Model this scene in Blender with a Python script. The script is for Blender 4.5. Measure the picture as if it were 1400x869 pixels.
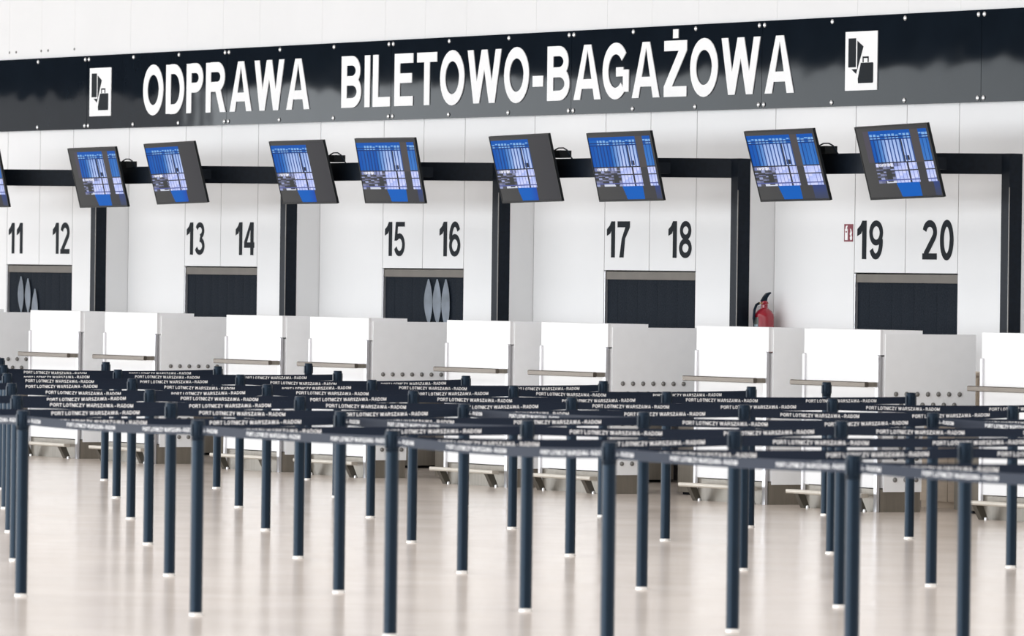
import bpy, bmesh, math, random
from mathutils import Matrix, Vector
random.seed(7)
for o in list(bpy.data.objects):
    bpy.data.objects.remove(o, do_unlink=True)
scene = bpy.context.scene
COL = scene.collection

# ------------------------------------------------------------------ camera
P = 4.0882                       # pitch of one pair of check-in desks (m)
CAM = Vector((58.495, -18.892, 1.664))
FW = Vector((-0.8794161688, 0.4760237607, -0.0053461493))
RT = Vector((0.4759325030, 0.8793901651, 0.0126960673))
UP = Vector((-0.0107449808, -0.0086207207, 0.9999051098))
cam_data = bpy.data.cameras.new('camera')
cam = bpy.data.objects.new('camera', cam_data)
COL.objects.link(cam)
M3 = Matrix((RT, UP, -FW)).transposed()
cam.matrix_world = Matrix.Translation(CAM) @ M3.to_4x4()
cam_data.sensor_width = 36.0
cam_data.lens = 9656.974 * 36.0 / 1400.0
cam_data.clip_start = 1.0
cam_data.clip_end = 400.0
cam_data.dof.use_dof = True
cam_data.dof.focus_distance = 57.0
cam_data.dof.aperture_fstop = 7.5
scene.camera = cam

# ------------------------------------------------------------------ world, lights, exposure
world = bpy.data.worlds.new('hall_daylight')
scene.world = world
world.use_nodes = True
bg = world.node_tree.nodes['Background']
bg.inputs[0].default_value = (0.985, 0.985, 1.0, 1)
bg.inputs[1].default_value = 0.70

def area(name, loc, rot, sx, sy, power, color=(1, 1, 1)):
    d = bpy.data.lights.new(name, 'AREA')
    d.shape = 'RECTANGLE'; d.size = sx; d.size_y = sy
    d.energy = power; d.color = color
    o = bpy.data.objects.new(name, d); COL.objects.link(o)
    o.location = loc; o.rotation_euler = rot
    return o
# daylight through the glazed facade on the far side of the hall
area('facade_daylight', (-20, -35, 3.1), (math.radians(90), 0, 0), 150, 6.0, 9000, (0.90, 0.955, 1.0))
# unseen overhead fill light, added to brighten the whites
area('overhead_fill', (8, -1.0, 9.5), (0, 0, 0), 60, 4, 700, (1.0, 0.97, 0.93))

scene.view_settings.view_transform = 'Standard'
scene.view_settings.look = 'None'
scene.view_settings.gamma = 1.0
scene.view_settings.use_curve_mapping = False
scene.view_settings.exposure = 1.08

# ------------------------------------------------------------------ materials
def mat(name, color, rough=0.5, metal=0.0, spec=0.5, var=0.03, scale=6.0, bump=0.0, bscale=40.0,
        coat=0.0, tint=None, stretch=(1, 1, 1)):
    m = bpy.data.materials.new(name); m.use_nodes = True
    nt = m.node_tree; b = nt.nodes['Principled BSDF']
    tc = nt.nodes.new('ShaderNodeTexCoord'); mp = nt.nodes.new('ShaderNodeMapping')
    mp.inputs['Scale'].default_value = stretch
    nt.links.new(tc.outputs['Object'], mp.inputs[0])
    nz = nt.nodes.new('ShaderNodeTexNoise'); nz.inputs['Scale'].default_value = scale
    nz.inputs['Detail'].default_value = 4
    nt.links.new(mp.outputs[0], nz.inputs['Vector'])
    rp = nt.nodes.new('ShaderNodeValToRGB')
    c0 = [max(0, c * (1 - var)) for c in color]; c1 = [min(1, c * (1 + var)) for c in color]
    rp.color_ramp.elements[0].position = 0.3; rp.color_ramp.elements[1].position = 0.7
    rp.color_ramp.elements[0].color = (*c0, 1); rp.color_ramp.elements[1].color = (*c1, 1)
    nt.links.new(nz.outputs['Fac'], rp.inputs[0]); nt.links.new(rp.outputs[0], b.inputs['Base Color'])
    b.inputs['Roughness'].default_value = rough; b.inputs['Metallic'].default_value = metal
    b.inputs['Specular IOR Level'].default_value = spec
    if tint: b.inputs['Specular Tint'].default_value = (*tint, 1)
    if coat: b.inputs['Coat Weight'].default_value = coat
    if bump:
        n2 = nt.nodes.new('ShaderNodeTexNoise'); n2.inputs['Scale'].default_value = bscale
        nt.links.new(tc.outputs['Object'], n2.inputs['Vector'])
        bp = nt.nodes.new('ShaderNodeBump'); bp.inputs['Strength'].default_value = bump
        bp.inputs['Distance'].default_value = 0.02
        nt.links.new(n2.outputs['Fac'], bp.inputs['Height']); nt.links.new(bp.outputs[0], b.inputs['Normal'])
    return m

M = {}
M['wall'] = mat('white_wall_panel', (0.845, 0.847, 0.85), 0.45, var=0.012, scale=1.5, spec=0.3)
M['shade_ceiling'] = mat('grey_shade_ceiling', (0.5, 0.5, 0.5), 0.8, var=0.02)
M['joint'] = mat('panel_joint', (0.18, 0.18, 0.18), 0.8, spec=0.1)
M['black'] = mat('black_powder_coat', (0.006, 0.010, 0.017), 0.5, spec=0.16, var=0.2, scale=30)
M['fascia'] = mat('black_acrylic', (0.007, 0.011, 0.017), 0.03, tint=(.36, .39, .34), spec=0.055, var=0.1, scale=3, bump=0.10, bscale=1.1)
M['letter'] = mat('white_lettering', (0.95, 0.95, 0.95), 0.5, var=0.01)
M['digit'] = mat('black_lettering', (0.010, 0.014, 0.019), 0.6, spec=0.12, var=0.1)
M['bolt'] = mat('bolt_steel', (0.75, 0.75, 0.75), 0.35, metal=0.6)
M['desk'] = mat('white_laminate', (0.80, 0.80, 0.805), 0.35, var=0.008, spec=0.35)
M['desk_grey'] = mat('grey_laminate', (0.93, 0.94, 0.95), 0.45, var=0.012, scale=12, spec=0.3)
M['rim_grey'] = mat('pale_grey_laminate', (0.93, 0.93, 0.94), 0.45, var=0.01, spec=0.3)
M['steel'] = mat('brushed_steel', (0.235, 0.212, 0.178), 0.36, metal=0.40, var=0.10, scale=5, stretch=(8, 8, 0.6))
M['steel_light'] = mat('polished_steel', (0.135, 0.115, 0.095), 0.34, metal=0.8, var=0.05)
M['dark_steel'] = mat('dark_bracket_steel', (0.085, 0.078, 0.064), 0.4, metal=0.4)
M['foot_steel'] = mat('pale_foot_rail', (0.50, 0.46, 0.40), 0.35, metal=0.35, var=0.05)
M['post_steel'] = mat('aluminium_profile', (0.62, 0.62, 0.64), 0.30, metal=0.6, var=0.03)
M['post_pale'] = mat('pale_edge_profile', (0.80, 0.80, 0.83), 0.4, metal=0.1)
M['stud'] = mat('grey_stud', (0.20, 0.195, 0.185), 0.35, metal=0.4, var=0.05)
M['dark'] = mat('dark_recess', (0.012, 0.012, 0.014), 0.9, spec=0.1)
M['header'] = mat('header_steel', (0.105, 0.090, 0.074), 0.45, metal=0.35, var=0.12, scale=4)
M['curtain'] = mat('black_rubber_strip', (0.013, 0.018, 0.026), 0.7, spec=0.08, var=0.35, scale=70, bump=0.15, bscale=120)
M['pale'] = mat('painted_reflection', (0.42, 0.48, 0.56), 0.5, var=0.25, scale=5, spec=0.4)
M['rubber'] = mat('conveyor_rubber', (0.02, 0.02, 0.022), 0.7, var=0.2)
M['wood'] = mat('beige_cabinet', (0.62, 0.52, 0.41), 0.5, var=0.06, stretch=(1, 1, 6))
M['tube'] = mat('navy_black_tube', (0.001, 0.005, 0.011), 0.32, tint=(.56, .76, 1.0), spec=0.34, var=0.15, scale=20)
M['head'] = mat('black_cassette', (0.003, 0.007, 0.014), 0.38, tint=(.56, .76, 1.0), spec=0.26, var=0.15, scale=25)
M['socket'] = mat('silver_floor_socket', (0.70, 0.67, 0.63), 0.3, metal=0.6)
M['belt'] = mat('black_belt_webbing', (0.003, 0.007, 0.014), 0.5, tint=(.62, .70, 1.0), spec=0.34, var=0.2, scale=80)
M['belt_text'] = mat('white_belt_print', (0.86, 0.86, 0.86), 0.6, var=0.03)
M['bezel'] = mat('monitor_bezel', (0.010, 0.012, 0.014), 0.4, spec=0.2)
M['red'] = mat('extinguisher_red', (0.30, 0.008, 0.022), 0.25, spec=0.5, var=0.06, coat=0.4)
M['sign_red'] = mat('sign_red', (0.20, 0.010, 0.028), 0.5, var=0.04)
M['brass'] = mat('brass_valve', (0.45, 0.30, 0.12), 0.35, metal=0.8)
M['grey_label'] = mat('grey_label', (0.10, 0.11, 0.10), 0.5)
M['blue_label'] = mat('pale_label', (0.35, 0.45, 0.52), 0.5)

def floor_material():
    m = bpy.data.materials.new('polished_beige_floor'); m.use_nodes = True
    nt = m.node_tree; b = nt.nodes['Principled BSDF']
    tc = nt.nodes.new('ShaderNodeTexCoord')
    n1 = nt.nodes.new('ShaderNodeTexNoise'); n1.inputs['Scale'].default_value = 0.9; n1.inputs['Detail'].default_value = 6
    n2 = nt.nodes.new('ShaderNodeTexNoise'); n2.inputs['Scale'].default_value = 60; n2.inputs['Detail'].default_value = 3
    br = nt.nodes.new('ShaderNodeTexBrick')
    br.inputs['Scale'].default_value = 1.0; br.inputs['Brick Width'].default_value = 1.2; br.inputs['Row Height'].default_value = 1.2
    br.inputs['Mortar Size'].default_value = 0.006; br.offset = 0.0
    br.inputs['Color1'].default_value = (1, 1, 1, 1); br.inputs['Color2'].default_value = (0.98, 0.98, 0.98, 1); br.inputs['Mortar'].default_value = (0.93, 0.93, 0.92, 1)
    for n in (n1, n2, br): nt.links.new(tc.outputs['Object'], n.inputs['Vector'])
    rp = nt.nodes.new('ShaderNodeValToRGB')
    rp.color_ramp.elements[0].position = 0.3; rp.color_ramp.elements[1].position = 0.7
    rp.color_ramp.elements[0].color = (0.655, 0.575, 0.508, 1); rp.color_ramp.elements[1].color = (0.685, 0.605, 0.538, 1)
    nt.links.new(n1.outputs['Fac'], rp.inputs[0])
    mx = nt.nodes.new('ShaderNodeMixRGB'); mx.blend_type = 'MULTIPLY'; mx.inputs[0].default_value = 1.0
    nt.links.new(rp.outputs[0], mx.inputs[1]); nt.links.new(br.outputs[0], mx.inputs[2])
    nt.links.new(mx.outputs[0], b.inputs['Base Color'])
    mr = nt.nodes.new('ShaderNodeMapRange')
    mr.inputs[1].default_value = 0.3; mr.inputs[2].default_value = 0.7; mr.inputs[3].default_value = 0.15; mr.inputs[4].default_value = 0.19
    nt.links.new(n1.outputs['Fac'], mr.inputs[0]); nt.links.new(mr.outputs[0], b.inputs['Roughness'])
    b.inputs['Specular IOR Level'].default_value = 0.17
    return m
M['floor'] = floor_material()

def screen_material():
    m = bpy.data.materials.new('reflection_screen'); m.use_nodes = True
    nt = m.node_tree; b = nt.nodes['Principled BSDF']
    at = nt.nodes.new('ShaderNodeAttribute'); at.attribute_name = 'reflection'
    b.inputs['Base Color'].default_value = (0.004, 0.004, 0.004, 1)
    b.inputs['Roughness'].default_value = 0.45; b.inputs['Specular IOR Level'].default_value = 0.03
    nt.links.new(at.outputs['Color'], b.inputs['Emission Color'])  # hall reflection painted in as emission
    b.inputs['Emission Strength'].default_value = 0.49
    return m
M['screen'] = screen_material()

# ------------------------------------------------------------------ mesh helpers
def box(bm, x0, x1, y0, y1, z0, z1):
    v = [bm.verts.new((x, y, z)) for x in (x0, x1) for y in (y0, y1) for z in (z0, z1)]
    for f in ((0, 1, 3, 2), (4, 6, 7, 5), (0, 4, 5, 1), (2, 3, 7, 6), (0, 2, 6, 4), (1, 5, 7, 3)):
        bm.faces.new([v[i] for i in f])

def lathe(bm, prof, cx=0, cy=0, n=20, axis='z'):
    rings = []
    for r, z in prof:
        ring = []
        for k in range(n):
            a = 2 * math.pi * k / n
            if axis == 'z': co = (cx + r * math.cos(a), cy + r * math.sin(a), z)
            elif axis == 'y': co = (cx + r * math.cos(a), z, cy + r * math.sin(a))
            else: co = (z, cx + r * math.cos(a), cy + r * math.sin(a))
            ring.append(bm.verts.new(co))
        rings.append(ring)
    for a, b in zip(rings, rings[1:]):
        for k in range(n):
            bm.faces.new((a[k], a[(k + 1) % n], b[(k + 1) % n], b[k]))
    bm.faces.new(rings[0]); bm.faces.new(rings[-1])

def prism(bm, pts, axis, a0, a1):
    """extrude a 2-D outline along an axis ('x': pts=(y,z), 'y': (x,z), 'z': (x,y))"""
    def co(p, a):
        return {'x': (a, p[0], p[1]), 'y': (p[0], a, p[1]), 'z': (p[0], p[1], a)}[axis]
    A = [bm.verts.new(co(p, a0)) for p in pts]; B = [bm.verts.new(co(p, a1)) for p in pts]
    bm.faces.new(A); bm.faces.new(B)
    n = len(pts)
    for i in range(n): bm.faces.new((A[i], A[(i + 1) % n], B[(i + 1) % n], B[i]))

def tube(bm, pts, r, n=8):
    pts = [Vector(p) for p in pts]; rings = []
    for i, p in enumerate(pts):
        d = (pts[min(i + 1, len(pts) - 1)] - pts[max(i - 1, 0)]).normalized()
        a = d.cross(Vector((0, 0, 1)))
        if a.length < 1e-3: a = d.cross(Vector((1, 0, 0)))
        a.normalize(); b = d.cross(a)
        rr = r[i] if isinstance(r, (list, tuple)) else r
        rings.append([bm.verts.new(p + (a * math.cos(t) + b * math.sin(t)) * rr) for t in [2 * math.pi * k / n for k in range(n)]])
    for a, b in zip(rings, rings[1:]):
        for k in range(n): bm.faces.new((a[k], a[(k + 1) % n], b[(k + 1) % n], b[k]))
    bm.faces.new(rings[0]); bm.faces.new(rings[-1])

def mesh(name, bm, m, smooth=False, bevel=0.0):
    bmesh.ops.recalc_face_normals(bm, faces=bm.faces)
    if bevel:
        bmesh.ops.bevel(bm, geom=list(bm.edges), offset=bevel, segments=2, affect='EDGES', profile=0.5)
    me = bpy.data.meshes.new(name); bm.to_mesh(me); bm.free()
    me.materials.append(m if not isinstance(m, str) else M[m])
    if smooth:
        for p in me.polygons: p.use_smooth = True
        try: me.set_sharp_from_angle(angle=math.radians(38))
        except Exception: pass
    return me

def obj(name, me, parent=None, loc=(0, 0, 0), rot=None):
    o = bpy.data.objects.new(name, me); COL.objects.link(o)
    o.parent = parent; o.location = loc
    if rot is not None: o.rotation_euler = rot
    return o

def part(name, m, parent, fn, smooth=False, bevel=0.0, loc=(0, 0, 0)):
    bm = bmesh.new(); fn(bm)
    return obj(name, mesh(name, bm, m, smooth, bevel), parent, loc)

def thing(name, label, cat, loc=(0, 0, 0), rotz=0, group=None):
    o = bpy.data.objects.new(name, None); COL.objects.link(o)
    o.empty_display_size = 0.1; o.location = loc; o.rotation_euler = (0, 0, rotz)
    o['label'] = label; o['category'] = cat
    if group: o['group'] = group
    return o

def copy_tree(o, parent=None):
    kids = list(o.children)
    c = o.copy(); COL.objects.link(c); c.parent = parent
    for ch in kids: copy_tree(ch, c)
    return c

# ------------------------------------------------------------------ lettering (own outlines, cap height 1)
def arc(cx, cy, rx, ry, a0, a1, n=14):
    return [(cx + rx * math.cos(math.radians(a0 + (a1 - a0) * k / n)), cy + ry * math.sin(math.radians(a0 + (a1 - a0) * k / n))) for k in range(n + 1)]

def stroke(path, t):
    """offset polyline -> list of quads"""
    pts = []
    for p in path:
        if not pts or math.hypot(p[0] - pts[-1][0], p[1] - pts[-1][1]) > 1e-5: pts.append(p)
    closed = math.hypot(pts[0][0] - pts[-1][0], pts[0][1] - pts[-1][1]) < 1e-4
    if closed: pts = pts[:-1]
    n = len(pts); L = []; R = []
    for i in range(n):
        def nrm(a, b):
            d = math.hypot(b[0] - a[0], b[1] - a[1]); return (-(b[1] - a[1]) / d, (b[0] - a[0]) / d)
        if closed: n0 = nrm(pts[i - 1], pts[i]); n1 = nrm(pts[i], pts[(i + 1) % n])
        elif i == 0: n0 = n1 = nrm(pts[0], pts[1])
        elif i == n - 1: n0 = n1 = nrm(pts[-2], pts[-1])
        else: n0 = nrm(pts[i - 1], pts[i]); n1 = nrm(pts[i], pts[i + 1])
        mx, my = n0[0] + n1[0], n0[1] + n1[1]
        k = mx * mx + my * my
        s = min(2.0 / k, 1.6) if k > 1e-6 else 1
        mx, my = mx * s * t / 2, my * s * t / 2
        L.append((pts[i][0] + mx, pts[i][1] + my)); R.append((pts[i][0] - mx, pts[i][1] - my))
    out = []
    for i in range(n if closed else n - 1):
        j = (i + 1) % n
        out.append([R[i], R[j], L[j], L[i]])
    return out

def rect(x0, y0, x1, y1): return [[(x0, y0), (x1, y0), (x1, y1), (x0, y1)]]

def glyph(ch, w, t=0.2, n=14):
    """polygons of one character, box 0..w by 0..1; t = stem, h = thinner horizontal strokes"""
    h = t * 0.82; q = t / 2; g = h / 2
    if ch in 'O0': return stroke(arc(w / 2, .5, w / 2 - q, .5 - g + .008, 0, 360, 2 * n), t * .93)
    if ch == 'I': return rect(0, 0, w, 1)
    if ch == 'L': return rect(0, 0, t, 1) + rect(t, 0, w, h)
    if ch == 'E': return rect(0, 0, t, 1) + rect(t, 0, w, h) + rect(t, 1 - h, w, 1) + rect(t, .5 - g + .03, w * .94, .5 + g + .03)
    if ch == 'F': return rect(0, 0, t, 1) + rect(t, 1 - h, w, 1) + rect(t, .5 - g, w * .9, .5 + g)
    if ch == 'T': return rect(0, 1 - h, w, 1) + rect(w / 2 - q, 0, w / 2 + q, 1 - h)
    if ch == '-': return rect(0, .27, w, .27 + .2)
    if ch == 'D':
        r = min(w - t * .5, .5)
        return rect(0, 0, t, 1) + stroke([(t * .9, 1 - g)] + [(w - q - r * .75 + (r * .75) * math.cos(a), .5 + (.5 - g) * math.sin(a)) for a in [math.pi / 2 - math.pi * k / n for k in range(n + 1)]] + [(t * .9, g)], h * 1.08)
    if ch in 'PR':
        yb = .42; cy = (1 - g + yb + g) / 2; ry = (1 - g - yb - g) / 2; rx = min(w * .42, ry * 1.2)
        s = rect(0, 0, t, 1) + stroke([(t * .9, 1 - g)] + arc(w - q - rx - (.04 if ch == 'R' else 0), cy, rx, ry, 90, -90, n) + [(t * .9, yb + g)], h * 1.08)
        if ch == 'R': s += [[(w - t * 1.12, 0), (w, 0), (w * .70, yb + g), (w * .70 - t * 1.05, yb + g)]]
        return s
    if ch == 'B':
        ym = .52; rx1 = w * .30; rx2 = w * .34
        s = rect(0, 0, t, 1)
        s += stroke([(t * .9, 1 - g)] + arc(w * .94 - q - rx1, (1 - g + ym) / 2, rx1, (1 - g - ym) / 2, 90, -90, n) + [(t * .9, ym)], h)
        s += stroke([(t * .9, ym)] + arc(w - q - rx2, (ym + g) / 2, rx2, (ym - g) / 2, 90, -90, n) + [(t * .9, g)], h)
        return s
    if ch == 'A':
        return [[(0, 0), (t * 1.08, 0), (w / 2 + t * .12, 1), (w / 2 - t * .58, 1)], [(w - t * 1.08, 0), (w, 0), (w / 2 + t * .58, 1), (w / 2 - t * .12, 1)]] + rect(w * .22, .2, w * .78, .2 + h * .95)
    if ch == 'W':
        k = t * .5
        a, b, c, d, e = k, w * .27, w / 2, w * .73, w - k
        def leg(x0, y0, x1, y1): return [[(x0 - k, y0), (x0 + k, y0), (x1 + k, y1), (x1 - k, y1)]]
        return leg(b, 0, a, 1) + leg(b, 0, c, 1) + leg(d, 0, c, 1) + leg(d, 0, e, 1)
    if ch in 'ZŻ':
        s = rect(0, 0, w, h) + rect(0, 1 - h, w, 1) + [[(0, h), (t * 1.3, h), (w, 1 - h), (w - t * 1.3, 1 - h)]]
        if ch == 'Ż': s += rect(w / 2 - .095, 1.04, w / 2 + .095, 1.20)
        return s
    if ch == 'N': return rect(0, 0, t, 1) + rect(w - t, 0, w, 1) + [[(w - t * 1.2, 0), (w, 0), (t * 1.2, 1), (0, 1)]]
    if ch == 'M': return rect(0, 0, t * .95, 1) + rect(w - t * .95, 0, w, 1) + [[(w / 2 - q, 0), (w / 2 + q, 0), (t * 1.1, 1), (0, 1)], [(w / 2 - q, 0), (w / 2 + q, 0), (w, 1), (w - t * 1.1, 1)]]
    if ch == 'Y': return rect(w / 2 - q, 0, w / 2 + q, .42) + [[(w / 2 - q, .42), (w / 2 + q, .42), (t * 1.15, 1), (0, 1)], [(w / 2 - q, .42), (w / 2 + q, .42), (w, 1), (w - t * 1.15, 1)]]
    if ch == 'K': return rect(0, 0, t, 1) + [[(t, .28), (t, .55), (w - t * 1.2, 1), (w, 1)], [(w - t * 1.2, 0), (w, 0), (t * 2.0, .62), (t * 1.1, .48)]]
    if ch == 'C': return stroke(arc(w / 2, .5, w / 2 - q, .5 - g, 42, 318, 2 * n), t * .93)
    if ch == 'G':
        return stroke(arc(w / 2, .5, w / 2 - q, .5 - g, 38, 315, 2 * n), t * .93) + rect(w - t * .95, .12, w, .52) + rect(w * .52, .40, w - t * .9, .40 + h * .9)
    if ch == 'S':
        return stroke(arc(w / 2, .74, w / 2 - q, .26 - g, 20, 250, n) + arc(w / 2, .26, w / 2 - q, .26 - g + .01, 80, -160, n), t * .88)
    if ch == '1': return rect(w - t, 0, w, 1) + [[(0, .60), (0, .78), (w * .35, .88), (w - t, 1), (w - t, .76), (w * .4, .66)]]
    if ch == '2':
        return rect(0, 0, w, h * 1.05) + stroke(arc(w / 2, .70, w / 2 - q, .30 - g, 170, -38, n) + [(t * .75, h * .8)], t * .93)
    if ch == '3':
        return stroke(arc(w * .48, .745, w / 2 - q - .03, .255 - g, 160, -80, n), t * .88) + stroke(arc(w * .48, .27, w / 2 - q, .27 - g, 88, -160, n), t * .88)
    if ch == '4': return rect(w * .62, 0, w * .62 + t, 1) + rect(0, .22, w, .22 + h) + [[(0, .22 + h * .2), (0, .40), (w * .62 - .02, 1), (w * .62 + t * .5, 1), (w * .62, .80), (t * .9, .22 + h)]]
    if ch == '5': return rect(w * .14, 1 - h, w * .95, 1) + [[(w * .03, .45), (w * .03 + t * .9, .45), (w * .14 + t * .8, 1), (w * .14, 1)]] + stroke(arc(w * .48, .33, w / 2 - q, .33 - g, 130, -160, n), t * .9)
    if ch == '6': return stroke(arc(w / 2, .32, w / 2 - q, .32 - g, 0, 360, 2 * n), t * .88) + stroke(arc(w / 2 + .01, .55, w / 2 - q, .45 - g, 32, 190, n), t * .9)
    if ch == '9': return [[(w - x, 1 - y) for x, y in p] for p in glyph('6', w, t, n)]
    if ch == '7': return rect(0, 1 - h, w, 1) + [[(w * .18, 0), (w * .18 + t * 1.1, 0), (w * .62, .52), (w, 1 - h), (w - t * 1.2, 1 - h), (w * .36, .52)]]
    if ch == '8': return stroke(arc(w / 2, .745, w / 2 - q - .03, .255 - g, 0, 360, 2 * n), t * .85) + stroke(arc(w / 2, .265, w / 2 - q, .265 - g, 0, 360, 2 * n), t * .85)
    return []
ADV = dict(A=.98, B=.87, C=.9, D=.88, E=.78, F=.72, G=.95, I=.22, K=.9, L=.70, M=1.0, N=.88, O=.96, P=.80, R=.92, S=.82, T=.80, W=1.30, Y=.92, Z=.80)
ADV['-'] = .34

def letter_mesh(name, ch, w, hgt, m, depth, t=0.2):
    """front face at y=-depth, standing on the plane y=0, in metres"""
    bm = bmesh.new()
    for n_, poly in enumerate(glyph(ch, w / hgt, t)):
        pts = [(x * hgt, z * hgt) for x, z in poly]
        ar = sum(pts[i][0] * pts[(i + 1) % len(pts)][1] - pts[(i + 1) % len(pts)][0] * pts[i][1] for i in range(len(pts)))
        if abs(ar) < 1e-9: continue
        prism(bm, pts, 'y', -depth - .00006 * n_, 0)
    return mesh(name, bm, m)

def text_polys(s, t=.19, gap=.13, space=.30):
    x = 0; out = []
    for ch in s:
        if ch == ' ': x += space; continue
        w = ADV[ch]
        for poly in glyph(ch, w, t, 4): out.append([(x + px, pz) for px, pz in poly])
        x += w + gap
    return out, x - gap

# ------------------------------------------------------------------ setting: floor and walls
YW = 10.30                         # front plane of the wall panels
def struct(name, me, parent=None, loc=(0, 0, 0)):
    o = obj(name, me, parent, loc)
    if parent is None: o['kind'] = 'structure'
    return o
bm = bmesh.new(); box(bm, -45, 75, -40, 11.2, -0.2, 0.0)
struct('floor', mesh('floor', bm, 'floor'))

bm = bmesh.new()
box(bm, -24.5, 26.2, YW + 0.30, YW + 0.55, 0.0, 4.8)
wall = struct('wall_back', mesh('wall_back', bm, 'joint'))
KW = range(-6, 5)
G = 0.005
def wall_panel(x0, x1, z0, z1, th=0.022, G=0.005):
    if z1 > 5:
        wall_panel(x0, x1, 3.44, z1 - 2.4, th, .0012); z1 = 3.44
    def f(bm): box(bm, x0 + G, x1 - G, YW, YW + th, z0 + G * 0.6, z1 - G * 0.6)
    o = part('panel', 'wall', wall, f)
    return o
for k in KW:
    b = k * P
    wall_panel(b + 0.85, b + 2.107, 0.0, 7.2)
    wall_panel(b + 2.107, b + 2.88, 1.757, 7.2)
    wall_panel(b + 2.88, b + 3.657, 1.757, 7.2)
    wall_panel(b + 3.657, b + 0.85 + P, 0.0, 7.2)
# dark sheet close behind the panels, with the baggage openings left free
def backing(bm):
    for k in KW:
        b = k * P
        box(bm, b + 3.70, b + P + 2.06, YW + 0.024, YW + 0.05, 0.0, 4.8)
        box(bm, b + 2.06, b + 3.70, YW + 0.024, YW + 0.05, 1.80, 4.8)
part('backing_sheet', 'joint', wall, backing)
# unseen slab overhead, added to shade the upper wall
bm = bmesh.new(); box(bm, -45, 45, 2.0, 11.2, 7.4, 7.7)
struct('shade_ceiling', mesh('shade_ceiling', bm, 'shade_ceiling'))
# dark upper band of the hall's far side (mirrored in the glossy fascia)
bm = bmesh.new(); box(bm, -150, 60, -36.5, -36.0, 6.25, 12.0)
struct('wall_front', mesh('wall_front', bm, 'dark'))
# white fins behind the black pillars
for k in range(-2, 5):
    b = k * P
    bm = bmesh.new(); box(bm, b + 0.742, b + 0.852, 10.066, YW - 0.0005, 0, 2.66)
    struct('trim_%d' % (k + 3), mesh('trim', bm, 'wall'))
# screws on the white panels above the fascia
for sx in (-6.06, -5.90, -5.30, -5.14, -4.52):
    part('screw', 'stud', wall, lambda bm: lathe(bm, [(.013, YW - .006), (.013, YW + .001)], sx, 3.875, 8, 'y'))

# ------------------------------------------------------------------ fascia sign
SY = YW - 0.03
sign = thing('fascia_sign', 'long black fascia sign with white lettering ODPRAWA BILETOWO-BAGAŻOWA above the desks', 'sign', (0, 0, 3.085))
def sx_part(name, m, fn, **kw): return part(name, m, sign, fn, loc=(0, 0, -3.085), **kw)
joints = [-17.2, -13.9, -10.75, -7.45, -4.153, -1.052, 2.287, 5.632, 8.842, 12.187, 15.5, 18.8, 22.1]
for a, c in zip(joints, joints[1:]):
    sx_part('fascia_panel', 'fascia', lambda bm: box(bm, a + .003, c - .003, SY, YW - .002, 3.085, 3.80))
bolt_me = None
def bolt(x, z):
    global bolt_me
    if bolt_me is None:
        bm = bmesh.new(); lathe(bm, [(.020, 0.0), (.020, -.006), (.012, -.012), (.004, -.014)], 0, 0, 10, 'y')
        bolt_me = mesh('bolt', bm, 'bolt', True)
    obj('bolt', bolt_me, sign, (x, SY, z - 3.085))
for i, j in enumerate(joints[3:-1]):
    for z in (3.765, 3.118):
        if i < 9: bolt(j - .042, z); bolt(j + .042, z)
for x in (-6.4, -5.302, -3.096, -2.09, .058, 1.158, 3.4, 4.506, 6.707, 7.761, 9.952, 11.062, 13.3, 14.4):
    for z in (3.765, 3.118): bolt(x, z)
BL = [('O', -2.87, -2.417), ('D', -2.362, -1.957), ('P', -1.912, -1.548), ('R', -1.492, -1.064), ('A', -.981, -.516), ('W', -.463, .154), ('A', .205, .679),
      ('B', 1.321, 1.724), ('I', 1.780, 1.884), ('L', 1.942, 2.28), ('E', 2.364, 2.721), ('T', 2.796, 3.177), ('O', 3.236, 3.70), ('W', 3.752, 4.376), ('O', 4.427, 4.887), ('-', 4.95, 5.139),
      ('B', 5.212, 5.62), ('A', 5.683, 6.16), ('G', 6.186, 6.644), ('A', 6.698, 7.168), ('Ż', 7.24, 7.62), ('O', 7.675, 8.14), ('W', 8.192, 8.821), ('A', 8.901, 9.365)]
for ch, x0, x1 in BL:
    me = letter_mesh('letter', ch, x1 - x0, .468, 'letter', .006, .225)
    obj('letter', me, sign, (x0, SY - .0005, 3.207 - 3.085))
for px in (-4.083, 10.163):
    pl = sx_part('pictogram_plate', 'letter', lambda bm: box(bm, px, px + .49, SY - .006, SY - .0005, 3.208, 3.677))
    def pic(fn): return part('pictogram_shape', 'digit', pl, fn)
    y0, y1 = SY - .009, SY - .0062
    pic(lambda bm: prism(bm, [(px + .052, 3.393), (px + .165, 3.393), (px + .165, 3.624), (px + .052, 3.624)], 'y', y0, y1))
    pic(lambda bm: prism(bm, [(px + .188, 3.374), (px + .279, 3.556), (px + .188, 3.602)], 'y', y0, y1))
    pic(lambda bm: prism(bm, [(px + .100, 3.378), (px + .187, 3.378), (px + .171, 3.341)], 'y', y0, y1))
    pic(lambda bm: prism(bm, [(px + .205, 3.265), (px + .425, 3.265), (px + .432, 3.272), (px + .432, 3.420), (px + .425, 3.427), (px + .245, 3.427), (px + .200, 3.30)], 'y', y0, y1))
    def hd(bm):
        for a in (rect(px + .270, 3.430, px + .284, 3.476) + rect(px + .347, 3.430, px + .361, 3.476) + rect(px + .270, 3.463, px + .361, 3.476)): prism(bm, a, 'y', y0, y1)
    pic(hd)

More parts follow.
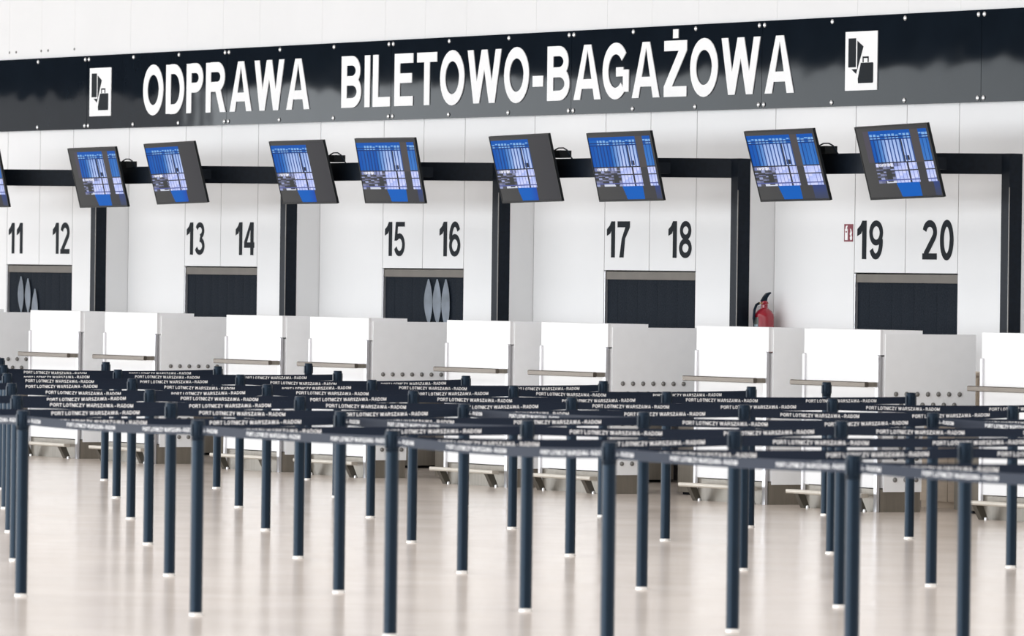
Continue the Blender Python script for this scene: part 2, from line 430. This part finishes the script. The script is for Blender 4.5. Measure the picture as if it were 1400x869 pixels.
# ------------------------------------------------------------------ counter numbers
numbers = {-2: ('11', '12'), -1: ('13', '14'), 0: ('15', '16'), 1: ('17', '18'), 2: ('19', '20')}
for k, pair in numbers.items():
    for side, s in enumerate(pair):
        base = k * P + (2.152, 3.204)[side]
        root = thing('counter_number', 'big black number %s on a white wall panel' % s, 'number', (base, YW, 1.867), group='counter numbers on the wall')
        x = 0.0
        if s == '11': spans = [(0, .138), (.195, .333)]
        elif s == '20': spans = [(-.066, .146), (.192, .392)]
        else: spans = [(0, .138), (.182, .392)]
        for ch, (a, c) in zip(s, spans):
            obj('digit', letter_mesh('digit', ch, c - a, .306, 'digit', .003, .17 if ch in '35689' else (.185 if ch in '20' else .205)), root, (a, -.0004, 0))

# ------------------------------------------------------------------ baggage openings: header and strip curtain
for k, pair in numbers.items():
    b = k * P
    name = 'numbers %s and %s' % pair
    extra = {'11': ' with three pale painted reflections at its left end', '15': ' with three pale painted reflections right of its middle'}.get(pair[0], '')
    root = thing('strip_curtain', 'black strip curtain under %s%s' % (name, extra), 'curtain', (b + 2.107, YW, .62), group='curtains in the baggage openings')
    W = 1.55
    part('header_rail', 'header', root, lambda bm: box(bm, .012, W - .004, .012, .10, 1.062, 1.128))
    part('jamb_trim', 'post_steel', root, lambda bm: box(bm, .001, .012, .004, .12, 0, 1.130))
    n = 9; sw = (W - .03) / n
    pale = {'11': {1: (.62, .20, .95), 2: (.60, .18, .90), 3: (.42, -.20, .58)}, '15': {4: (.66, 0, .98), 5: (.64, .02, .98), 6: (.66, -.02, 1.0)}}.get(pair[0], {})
    for i in range(n):
        xa = .015 + i * sw; dy = .030 + .0015 * (i % 2)
        def strip(bm):
            m_ = 6; pr = []
            for q in range(m_ + 1):
                u = q / m_; pr.append((xa - .004 + u * (sw + .008), dy - .003 * math.sin(math.pi * u)))
            for q in range(m_, -1, -1):
                u = q / m_; pr.append((xa - .004 + u * (sw + .008), dy + .004 - .003 * math.sin(math.pi * u)))
            prism(bm, pr, 'z', .004, 1.075)
        part('strip', 'curtain', root, strip, smooth=True)
    if pale:  # pale leaf shapes painted as window reflections on the dark rubber
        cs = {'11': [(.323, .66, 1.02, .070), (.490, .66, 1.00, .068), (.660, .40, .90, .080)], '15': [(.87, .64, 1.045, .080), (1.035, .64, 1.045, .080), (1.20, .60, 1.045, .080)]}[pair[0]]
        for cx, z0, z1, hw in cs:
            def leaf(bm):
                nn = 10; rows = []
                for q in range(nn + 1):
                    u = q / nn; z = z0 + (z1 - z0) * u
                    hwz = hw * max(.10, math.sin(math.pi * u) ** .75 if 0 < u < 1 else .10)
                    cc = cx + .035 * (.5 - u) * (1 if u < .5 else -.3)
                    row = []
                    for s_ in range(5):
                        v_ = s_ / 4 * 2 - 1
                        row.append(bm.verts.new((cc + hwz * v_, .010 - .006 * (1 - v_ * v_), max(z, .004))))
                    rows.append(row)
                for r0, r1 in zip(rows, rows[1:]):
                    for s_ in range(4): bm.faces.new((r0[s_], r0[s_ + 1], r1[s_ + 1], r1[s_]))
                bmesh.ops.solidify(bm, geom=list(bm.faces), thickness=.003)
            o = part('reflection_streak', 'pale', root, leaf, smooth=True)
            o['label'] = 'pale grey blue painted reflection'

# ------------------------------------------------------------------ black frames: pillar, slanting arm, monitor rail
names = {-1: '12', 0: '14', 1: '16', 2: '18', 3: '20'}
ZB, ZT = 2.517, 2.674
for k in range(-2, 5):
    b = k * P
    if k in names: lab = 'black wall frame of pillar and beam right of number %s' % names[k]
    elif k == 4: lab = 'black wall frame beyond the frame right of number 20'
    else: lab = 'black wall frame left of number 11'
    root = thing('wall_frame', lab, 'frame', (b + .80, 10.0, 0), group='black frames along the wall')
    L = lambda x, y: (x - .80, y - 10.0)
    def pil(bm):
        (x0, y0), (x1, y1) = L(.742, 9.95), L(.854, 10.065)
        box(bm, x0, x1, y0, y1, 0, ZT)
    part('pillar', 'black', root, pil)
    def edge(bm):
        x0, y0 = L(.854, 9.9505); box(bm, x0 - .0035, x0 + .0035, y0 - .003, y0 + .003, 0, ZB - .10)
    part('edge_highlight', 'stud', root, edge)  # thin grey strip standing in for the highlight along the pillar edge
    def arm(bm):
        prism(bm, [L(.13, 9.28), L(.742, 9.952), L(.742, 10.04), L(.07, 9.34)], 'z', ZB, ZT)
    part('slanting_arm', 'black', root, arm)
    def rail(bm):
        (x0, y0), (x1, y1) = L(-1.76, 9.28), L(.128, 9.34)
        box(bm, x0, x1, y0, y1, ZB, ZT)
    part('monitor_rail', 'black', root, rail)
    def ret(bm):
        (x0, y0), (x1, y1) = L(-1.76, 9.342), L(-1.70, YW - .001)
        box(bm, x0, x1, y0, y1, ZB + .03, ZT - .03)
    part('wall_bracket', 'black', root, ret)

# ------------------------------------------------------------------ monitors
def lin(c): return [((x / 255) / 12.92 if x / 255 <= .04045 else ((x / 255 + .055) / 1.055) ** 2.4) for x in c]
def mixc(a, b, t): t = max(0, min(1, t)); return tuple(x + (y - x) * t for x, y in zip(a, b))
GREY = (74, 74, 74); BLUE = (2, 82, 172); DBLUE = (16, 52, 118); LILAC = (184, 200, 244); DK = (48, 50, 60)
def reflection(u, v, L, end, cstart, cw, pale_from, rblue, rnd):
    """u right, v down in 0..1: hall reflection with a tall blue glass front, painted into the screen colours"""
    top, mid, low = .085, .50, .80
    base = mixc(GREY, (62, 62, 66), u)
    if v < .055: return base
    incol = cstart <= u < cstart + cw
    glass = (L <= u < min(end, cstart)) or (rblue and cstart + cw <= u < .97)
    if v >= low:
        bl = cstart - .34; br = cstart - .02
        off = (v - low) * .25
        if bl + off < u < br: return mixc((4, 92, 184), (40, 60, 160), (u - br + .12) / .2 if rblue == 0 else 0)
        if rblue and u > cstart + cw + .06: return mixc((36, 62, 150), GREY, .35 + (v - low) * 2)
        return base
    if incol and glass is False and v < mid + .02: return (78, 74, 76)
    if not glass:
        return mixc(base, (86, 78, 100), .5 if (abs(u - L) < .07 and v < mid) else 0)
    k = math.floor(u / .052); fr = u / .052 - k
    if v < mid:
        if v < .165:
            if v < .10 or .125 < v < .142: return DBLUE if v >= .10 else BLUE
            return mixc(BLUE, (170, 205, 245), .75 if (fr > .3 and (k * 7 + int(v > .12) * 3) % 5 and u > pale_from - .2) else .1)
        if v < .18: return DBLUE
        amt = max(0, min(1, (u - pale_from) / .16 + .15)) * (0.70 + .5 * v)
        if u > cstart: amt = .12 + .35 * v * (1 - (u - cstart) * 2)
        bright = mixc(BLUE, LILAC, min(1, amt + .12 * ((k * 37) % 5) / 5))
        if fr < .24: return mixc(bright, DBLUE, .8)
        if abs(u - (cstart - .15)) < .012: return DK
        if abs(u - (cstart - .10)) < .028 and .42 < v < .49: return DK
        return bright
    if v < mid + .016: return DK
    # lower part: people doors, machine and bright grid
    if mid + .02 < v < .56 and (u < L + .36): return mixc((120, 130, 180), (210, 215, 250), ((k * 13) % 4) / 3) if fr > .25 else (86, 92, 120)
    if abs(v - .625) < .016: return mixc(DK, (90, 90, 110), .3)
    if abs(v - .70) < .007 or abs(v - .755) < .006: return (84, 92, 150)
    if u < cstart - .33:
        r = (k * 53 + int(v * 40) * 29) % 7
        if .64 < v < .78 and cstart - .45 < u < cstart - .37: return (58, 60, 62)
        if v > .765 and L + .12 < u < L + .30: return (205, 210, 225)
        return [(84, 84, 92), (126, 130, 160), (66, 68, 72), (150, 158, 196), (72, 72, 80), (104, 108, 140), (60, 62, 66)][r]
    if abs(u - (cstart - .12)) < .013: return DK
    if fr < .16: return (120, 132, 190)
    return mixc((176, 190, 246), (206, 212, 250), ((k * 31 + int(v * 30)) % 5) / 4)

def screen_mesh(args, W, H):
    nx, ny = 116, 60
    vs = [(-W / 2 + W * i / nx, 0, H / 2 - H * j / ny) for j in range(ny + 1) for i in range(nx + 1)]
    fs = [(j * (nx + 1) + i, (j + 1) * (nx + 1) + i, (j + 1) * (nx + 1) + i + 1, j * (nx + 1) + i + 1) for j in range(ny) for i in range(nx)]
    me = bpy.data.meshes.new('screen'); me.from_pydata(vs, [], fs); me.update()
    at = me.attributes.new('reflection', 'FLOAT_COLOR', 'FACE')
    rnd = random.Random(3); vals = []
    for j in range(ny):
        for i in range(nx):
            c = lin(reflection((i + .5) / nx, (j + .5) / ny, *args, rnd)); vals += [c[0], c[1], c[2], 1.0]
    at.data.foreach_set('color', vals)
    me.materials.append(M['screen'])
    return me

MW, MH = 1.18, .572
#        X      Z      yaw    tilt  roll   reflection: L end cstart cw pale rblue     cable box
mons = [(-4.08, 2.585, -2.6, 12.5, 0.2, (0.00, .95, .72, .11, .25, 1), 0),
        (-1.421, 2.575, -2.775, 13.706, -.211, (.17, .95, .70, .11, .30, 1), 1),
        (.255, 2.604, -2.591, 14.304, -.682, (.00, .66, .66, .0, .30, 0), 0),
        (2.843, 2.592, -2.778, 14.609, -.030, (.00, .66, .66, .0, .16, 0), 1),
        (4.505, 2.593, -1.585, 11.413, .351, (.00, .95, .74, .11, .33, 1), 0),
        (6.949, 2.592, -3.571, 13.471, -.557, (.00, .64, .64, .0, .20, 0), 1),
        (8.635, 2.595, -3.216, 12.802, -.254, (.00, .95, .74, .11, .33, 1), 0),
        (11.206, 2.583, -3.431, 15.905, -.362, (.00, .97, .64, .10, .12, 1), 1),
        (12.866, 2.597, -3.523, 14.823, -.877, (.16, .95, .74, .11, .24, 1), 0)]
def kom_text(root):
    polys, w = text_polys('KOMFORTOWE', .2, .14)
    hgt = .020; bm = bmesh.new()
    for p in polys: bm.faces.new([bm.verts.new((x * hgt * .98, 0, z * hgt)) for x, z in p])
    return mesh('caption', bm, 'letter')
kom = None
for X, Z, yaw, tilt, roll, args, cable in mons:
    look = 'grey left margin in its blue painted reflection' if args[0] > .1 else ('wide grey right part in its painted reflection' if not args[5] else 'blue painted reflection reaching both sides')
    lab = 'tilted flight monitor, %s, %s' % (look, 'cable box behind it' if cable else 'no cable box')
    root = thing('flight_monitor', lab, 'monitor', (X, 9.12, Z), group='monitors with cable boxes' if cable else 'monitors without cable boxes')
    R = Matrix.Rotation(math.radians(yaw), 4, 'Z') @ Matrix.Rotation(math.radians(tilt), 4, 'X') @ Matrix.Rotation(math.radians(roll), 4, 'Y')
    def tilted(o, loc=(0, 0, 0)):
        o.matrix_local = R @ Matrix.Translation(loc)
    hs = part('housing', 'bezel', root, lambda bm: box(bm, -MW / 2, MW / 2, .001, .016, -MH / 2, MH / 2)); tilted(hs)
    tilted(part('rear_cover', 'bezel', root, lambda bm: box(bm, -.36, .36, .0165, .048, -.2, .2), bevel=.006))
    bz = .018
    def frame(bm):
        for x0, x1, z0, z1 in ((-MW / 2, MW / 2, MH / 2 - .012, MH / 2), (-MW / 2, MW / 2, -MH / 2, -MH / 2 + .016), (-MW / 2, -MW / 2 + .010, -MH / 2 + .016, MH / 2 - .012), (MW / 2 - .012, MW / 2, -MH / 2 + .016, MH / 2 - .012)):
            box(bm, x0, x1, -.006, .001, z0, z1)
    tilted(part('bezel', 'bezel', root, frame))
    sc = obj('screen', screen_mesh(args, MW - .022, MH - .028), root); tilted(sc, (-.001, -.002, .002))
    if kom is None: kom = kom_text(root)
    cp = obj('caption', kom, sc, (-MW / 2 + (args[0] + .06) * MW, -.0006, -.032))
    # arm back to the rail
    ry = 9.282 if cable else 9.42
    def arm(bm):
        box(bm, -.12, .12, .05, .075, -.12, .10); box(bm, -.04, .04, .075, ry - 9.12 + (.0 if cable else .10), -.05, .04)
    part('wall_mount', 'black', root, arm)
    if cable:
        part('cable_box', 'bezel', root, lambda bm: box(bm, .22, .405, .10, .21, .089, .150))
        part('cable', 'head', root, lambda bm: tube(bm, [(.26, .13, .152), (.33, .13, .170), (.41, .13, .170), (.475, .13, .150), (.51, .13, .115), (.515, .158, .078)], .006, 6))

# ------------------------------------------------------------------ check-in desks
def make_desk(studded):
    if studded: lab, grp = 'white check-in desk with a wide grey side panel dotted with studs', 'desks with studded side panels'
    else: lab, grp = 'white check-in desk with a plain grey side, without studs', 'desks with plain sides'
    root = thing('check_in_desk', lab, 'desk', (0, 8.1, 0), group=grp)
    W = 1.085
    part('plinth', 'steel', root, lambda bm: box(bm, .0, W, .012, .355, 0.0, .168))
    part('body', 'rim_grey', root, lambda bm: box(bm, .012, W - .004, .030, .355, .175, 1.140))
    part('front_panel', 'desk', root, lambda bm: box(bm, .032, W - .046, -.003, .028, .176, 1.1498))
    part('head_panel', 'desk', root, lambda bm: box(bm, 0, W, -.003, .020, 1.150, 1.333))
    part('top_shelf', 'rim_grey', root, lambda bm: box(bm, .004, W - .002, .021, .360, 1.150, 1.332))
    for x0, x1, pm in ((0, .030, 'post_pale'), (W - .045, W, 'post_steel')):
        part('edge_post', pm, root, lambda bm: prism(bm, [(x0, 0), (x1, 0), (x1, 1.138), (x1 - .006, 1.147), (x0 + .006, 1.147), (x0, 1.138)], 'y', -.018, .004))
    if not studded:
        part('side_panel', 'desk_grey', root, lambda bm: box(bm, W + .001, W + .012, .034, .356, .150, 1.318))
    else:
        sp = part('side_panel', 'desk_grey', root, lambda bm: prism(bm, [(.034, .148), (.358, .148), (.362, .60), (.395, .66), (.815, .66), (.815, 1.305), (.034, 1.305)], 'x', W + .001, W + .013))
        global stud_me
        for r in range(9):
            z = .865 - .0785 * r
            for c in range(7 if r % 2 == 0 else 6):
                y = .128 + .0915 * c + (.0457 if r % 2 else 0)
                if y > (.80 if z > .70 else .33): continue
                obj('stud', stud_me, sp, (W + .013, y, z))
    def rail(bm):
        prism(bm, [(-.125, .919), (-.118, .914), (-.100, .914), (-.092, .921), (-.092, .946), (-.100, .953), (-.118, .953), (-.125, .947)], 'x', .0, W - .012)
    r = part('shelf_rail', 'steel_light', root, rail, smooth=True)
    for x0 in (.004, W - .040):
        part('rail_bracket', 'steel', r, lambda bm: box(bm, x0, x0 + .026, -.095, -.0185, .916, .951))
    f = part('foot_rail', 'foot_steel', root, lambda bm: prism(bm, [(-.150, .112), (-.146, .106), (-.096, .106), (-.092, .112), (-.092, .130), (-.096, .136), (-.146, .136), (-.150, .130)], 'x', .0, W), smooth=True)
    for x0 in (.10, W - .17):
        part('foot_bracket', 'dark_steel', f, lambda bm: prism(bm, [(-.135, .105), (-.075, .105), (-.030, .0), (-.078, .0)], 'x', x0, x0 + .055))
        part('foot_bolt', 'bolt', f, lambda bm: lathe(bm, [(.012, 0), (.012, .015), (.006, .020)], x0 + .070, -.06, 8))
    return root
bm = bmesh.new(); lathe(bm, [(.0185, 0.0), (.018, .006), (.0135, .012), (.0065, .0155), (.001, .0165)], 0, 0, 10, 'x')
stud_me = mesh('stud', bm, 'stud', True)
d1 = make_desk(False); d2 = make_desk(True)
for n, k in enumerate(range(0, 6)):
    o = d1 if n == 0 else copy_tree(d1)
    o.location = (k * P - .655, 8.1, 0)
for n, k in enumerate(range(-1, 5)):
    o = d2 if n == 0 else copy_tree(d2)
    o.location = (k * P + .955, 8.1, 0)

# ------------------------------------------------------------------ baggage conveyors between the desks
def make_conveyor():
    root = thing('baggage_conveyor', 'steel baggage conveyor running between two desks to the wall opening', 'conveyor', (0, 8.68, 0), group='conveyors between the desks')
    part('housing', 'steel', root, lambda bm: box(bm, 0, 1.22, 0, 1.60, .022, .585))
    part('plinth', 'dark', root, lambda bm: box(bm, .03, 1.19, .03, 1.56, 0, .021))
    part('belt', 'rubber', root, lambda bm: box(bm, .07, 1.15, .02, 1.58, .586, .605))
    for x0 in (.0, 1.17):
        part('side_rail', 'steel_light', root, lambda bm: box(bm, x0, x0 + .05, 0, 1.60, .586, .65))
    return root
cv = make_conveyor()
for n, k in enumerate(range(-2, 5)):
    o = cv if n == 0 else copy_tree(cv)
    o.location = (k * P + 2.15, 8.68, 0)

# staff cabinet seen through the gap beside the last studded panel
root = thing('staff_cabinet', 'beige staff cabinet glimpsed through the gap behind the desks', 'cabinet', (13.25, 9.1, 0))
part('carcass', 'wood', root, lambda bm: box(bm, 0, .80, .02, .42, 0, 1.0))
part('door', 'wood', root, lambda bm: box(bm, .01, .395, 0, .019, .05, .98)); part('door', 'wood', root, lambda bm: box(bm, .405, .79, 0, .019, .05, .98))
part('top_board', 'wood', root, lambda bm: box(bm, -.01, .81, -.01, .43, 1.001, 1.022))

# ------------------------------------------------------------------ fire extinguisher and its sign
root = thing('fire_extinguisher', 'red fire extinguisher with black handle hanging beside the black pillar', 'extinguisher', (9.135, 10.150, 1.02))
body = part('cylinder', 'red', root, lambda bm: lathe(bm, [(.070, 0), (.080, .012), (.081, .37), (.076, .395), (.060, .420), (.035, .440), (.028, .446), (.028, .470)], 0, 0, 28), smooth=True)
part('valve', 'red', root, lambda bm: lathe(bm, [(.026, .4705), (.030, .480), (.030, .495), (.022, .503)], 0, 0, 14), smooth=True)
part('valve_body', 'brass', root, lambda bm: box(bm, -.026, .016, -.055, .030, .481, .487))
part('lever', 'head', root, lambda bm: prism(bm, [(-.035, .498), (.018, .498), (.022, .525), (.040, .552), (.058, .566), (.050, .574), (.018, .566), (-.008, .540)], 'x', -.012, .012))
part('hose', 'head', root, lambda bm: tube(bm, [(.0, -.045, .485), (.0, -.075, .470), (.0, -.092, .43), (.0, -.098, .36), (.0, -.096, .26), (.0, -.092, .12)], .011, 8), smooth=True)
def lbl(bm, z0, z1):
    pr = [(.0818 * math.cos(a), .0818 * math.sin(a)) for a in [math.radians(-150 + 85 * q / 8) for q in range(9)]]
    for (xa, ya), (xb, yb) in zip(pr, pr[1:]): bm.faces.new([bm.verts.new(c) for c in ((xa, ya, z0), (xb, yb, z0), (xb, yb, z1), (xa, ya, z1))])
part('label', 'grey_label', body, lambda bm: lbl(bm, .26, .37))
part('label_stripe', 'blue_label', body, lambda bm: [bm.faces.new([bm.verts.new((.0823 * math.cos(a), .0823 * math.sin(a), z)) for a, z in ((a0, .295), (a1, .295), (a1, .312), (a0, .312))]) for a0, a1 in [(math.radians(-150 + 10 * q), math.radians(-140 + 10 * q)) for q in range(8)]])
part('wall_hook', 'post_steel', root, lambda bm: box(bm, -.108, -.027, -.010, .010, .448, .462))

root = thing('extinguisher_sign', 'small red sign with white extinguisher and flame left of number 19', 'sign', (10.127, YW, 2.006))
part('plate', 'sign_red', root, lambda bm: box(bm, 0, .134, -.004, -.0005, 0, .140))
part('extinguisher_symbol', 'letter', root, lambda bm: [prism(bm, p, 'y', -.006, -.0042) for p in rect(.016, .012, .058, .100) + [[(.022, .101), (.052, .101), (.046, .112), (.056, .122), (.048, .130), (.030, .122)]]])
part('flame_symbol', 'letter', root, lambda bm: prism(bm, [(.100, .012), (.122, .014), (.128, .034), (.116, .052), (.124, .072), (.108, .100), (.096, .104), (.102, .080), (.090, .060), (.102, .046), (.092, .030)], 'y', -.006, -.0042))
part('symbol_mark', 'sign_red', root, lambda bm: box(bm, .028, .048, -.0075, -.0062, .072, .084))

# ------------------------------------------------------------------ barrier posts and belts
GX, DX = 29.334, 2.06998
ROWS = [None, -3.732, -1.889, -.0467, 1.7943, 3.6357, 5.4785, 7.3191]
PH = .96
def grid(i, j): return (GX + (i - 2 * j) * DX, ROWS[j])
ordinal = {1: 'seventh', 2: 'sixth', 3: 'fifth', 4: 'fourth', 5: 'third', 6: 'second', 7: 'first'}
def make_post():
    root = thing('barrier_post', '', 'barrier post', (0, 0, 0))
    part('floor_socket', 'socket', root, lambda bm: lathe(bm, [(.0345, 0), (.0345, .008), (.0325, .0125), (.032, .014)], 0, 0, 20), smooth=True)
    part('tube', 'tube', root, lambda bm: lathe(bm, [(.0315, .0145), (.0315, .858)], 0, 0, 24), smooth=True)
    hd = part('head', 'head', root, lambda bm: lathe(bm, [(.0312, .8585), (.0328, .862), (.0328, .950), (.0318, .957), (.028, PH)], 0, 0, 24), smooth=True)
    for a in range(4):
        c = part('belt_clip', 'head', hd, lambda bm: box(bm, -.010, .010, .028, .038, .878, .940), bevel=.002)
        c.rotation_euler = (0, 0, a * math.pi / 2)
    return root
post0 = make_post()
letters = 'ZABCDEFGHI'
plist = []
for j in range(1, 7):
    for i in range(-1, 9): plist.append((i, j))
plist += [(3, 7), (7, 7)]
skip = {(-1, 6), (-1, 5)}
built = set()
first = True
for i, j in plist:
    if (i, j) in skip: continue
    x, y = grid(i, j)
    if x > 37 and j == 1 and i > 5: continue
    o = post0 if first else copy_tree(post0)
    first = False
    o.location = (x, y, 0)
    if j == 7: lab = 'black barrier post without any belt in the row nearest the desks'
    elif (i, j) == (1, 6): lab = 'black barrier post without belt just behind the end of a belt row'
    elif j == 1: lab = 'slim black barrier post in the front row farthest from the desks'
    else: lab = 'slim black barrier post in the %s row from the desks' % ordinal[j]
    o['label'] = lab; o['group'] = 'barrier posts in row %d' % j
    built.add((i, j))

TXT = 'PORT LOTNICZY WARSZAWA - RADOM'
polysT, widthT = text_polys(TXT, .19, .13, .36)
def belt_mesh(L, sag, start, m):
    n = 12; z0, z1 = .886, .932
    bm = bmesh.new()
    def zz(x): u = x / L; return -4 * sag * u * (1 - u)
    rows = []
    for q in range(n + 1):
        x = L * q / n; d = zz(x)
        rows.append([bm.verts.new((x, y, z + d)) for y, z in ((-.001, z0), (.001, z0), (.001, z1), (-.001, z1))])
    for a, b in zip(rows, rows[1:]):
        for k in range(4): bm.faces.new((a[k], a[(k + 1) % 4], b[(k + 1) % 4], b[k]))
    bm.faces.new(rows[0]); bm.faces.new(rows[-1])
    return mesh('webbing', bm, m), zz
def text_mesh(L, zz, start, side, tlen):
    cap = .0200; period = .90; wid = widthT * cap; sc = tlen / wid
    bm = bmesh.new(); x0 = start - period
    while x0 < L - .01:
        for n_, p in enumerate(polysT):
            pts = [(x0 + px * cap * sc, pz * cap) for px, pz in p]
            if min(q[0] for q in pts) < .02 or max(q[0] for q in pts) > L - .02: continue
            co = []
            for px, pz in pts:
                xx = px if side < 0 else L - px
                co.append((xx, side * (.0014 + .00004 * (n_ % 9)), .8988 + zz(xx) + pz))
            bm.faces.new([bm.verts.new(c) for c in co])
        x0 += period
    me = bpy.data.meshes.new('lettering'); bm.to_mesh(me); bm.free(); me.materials.append(M['belt_text'])
    me.update()
    return me
cache = {}
def belt(a, b, kind, label, group):
    (xa, ya), (xb, yb) = grid(*a), grid(*b)
    ang = math.atan2(yb - ya, xb - xa); L = math.hypot(xb - xa, yb - ya) - 2 * .042
    var = (a[0] * 3 + a[1] * 5) % 4
    key = (kind, var)
    if key not in cache:
        st = {'row': (.50, .50, .50, .50), 'lane': (.10, .13, .17, .20)}[kind][var]
        tl = .575 if kind == 'row' else .535
        web, zz = belt_mesh(L, (.006, .012, .009, .015)[var], st, 'belt')
        cache[key] = (web, text_mesh(L, zz, st, -1, tl), text_mesh(L, zz, st, 1, tl))
    web, t1, t2 = cache[key]
    root = thing('barrier_belt', label, 'belt', (xa + math.cos(ang) * .042, ya + math.sin(ang) * .042, 0), ang, group)
    w = obj('webbing', web, root)
    for tt in (t1, t2): obj('lettering', tt, w)['kind'] = 'stuff'
for i in range(-1, 5):
    belt((i, 1), (i + 1, 1), 'row', 'black belt with white lettering closing the front row of barrier posts', 'belts along the front row')
belt((2, 2), (3, 2), 'row', 'black belt parallel to the desks across a lane in the sixth row', 'belts across the lanes')
belt((3, 3), (4, 3), 'row', 'black belt parallel to the desks across a lane in the fifth row', 'belts across the lanes')
belt((6, 4), (7, 4), 'row', 'black belt parallel to the desks across a lane in the fourth row', 'belts across the lanes')
for (i, j) in sorted(built):
    if j >= 6: continue
    n = (i + 2, j + 1)
    if n not in built or n[1] > 6: continue
    belt((i, j), n, 'lane', 'black belt with white lettering running towards the desks between rows %s and %s from them' % ({6: 'two', 5: 'three', 4: 'four', 3: 'five', 2: 'six'}[j + 1], {5: 'three', 4: 'four', 3: 'five', 2: 'six', 1: 'seven'}[j]), 'lane belts between rows %d and %d' % (j, j + 1))
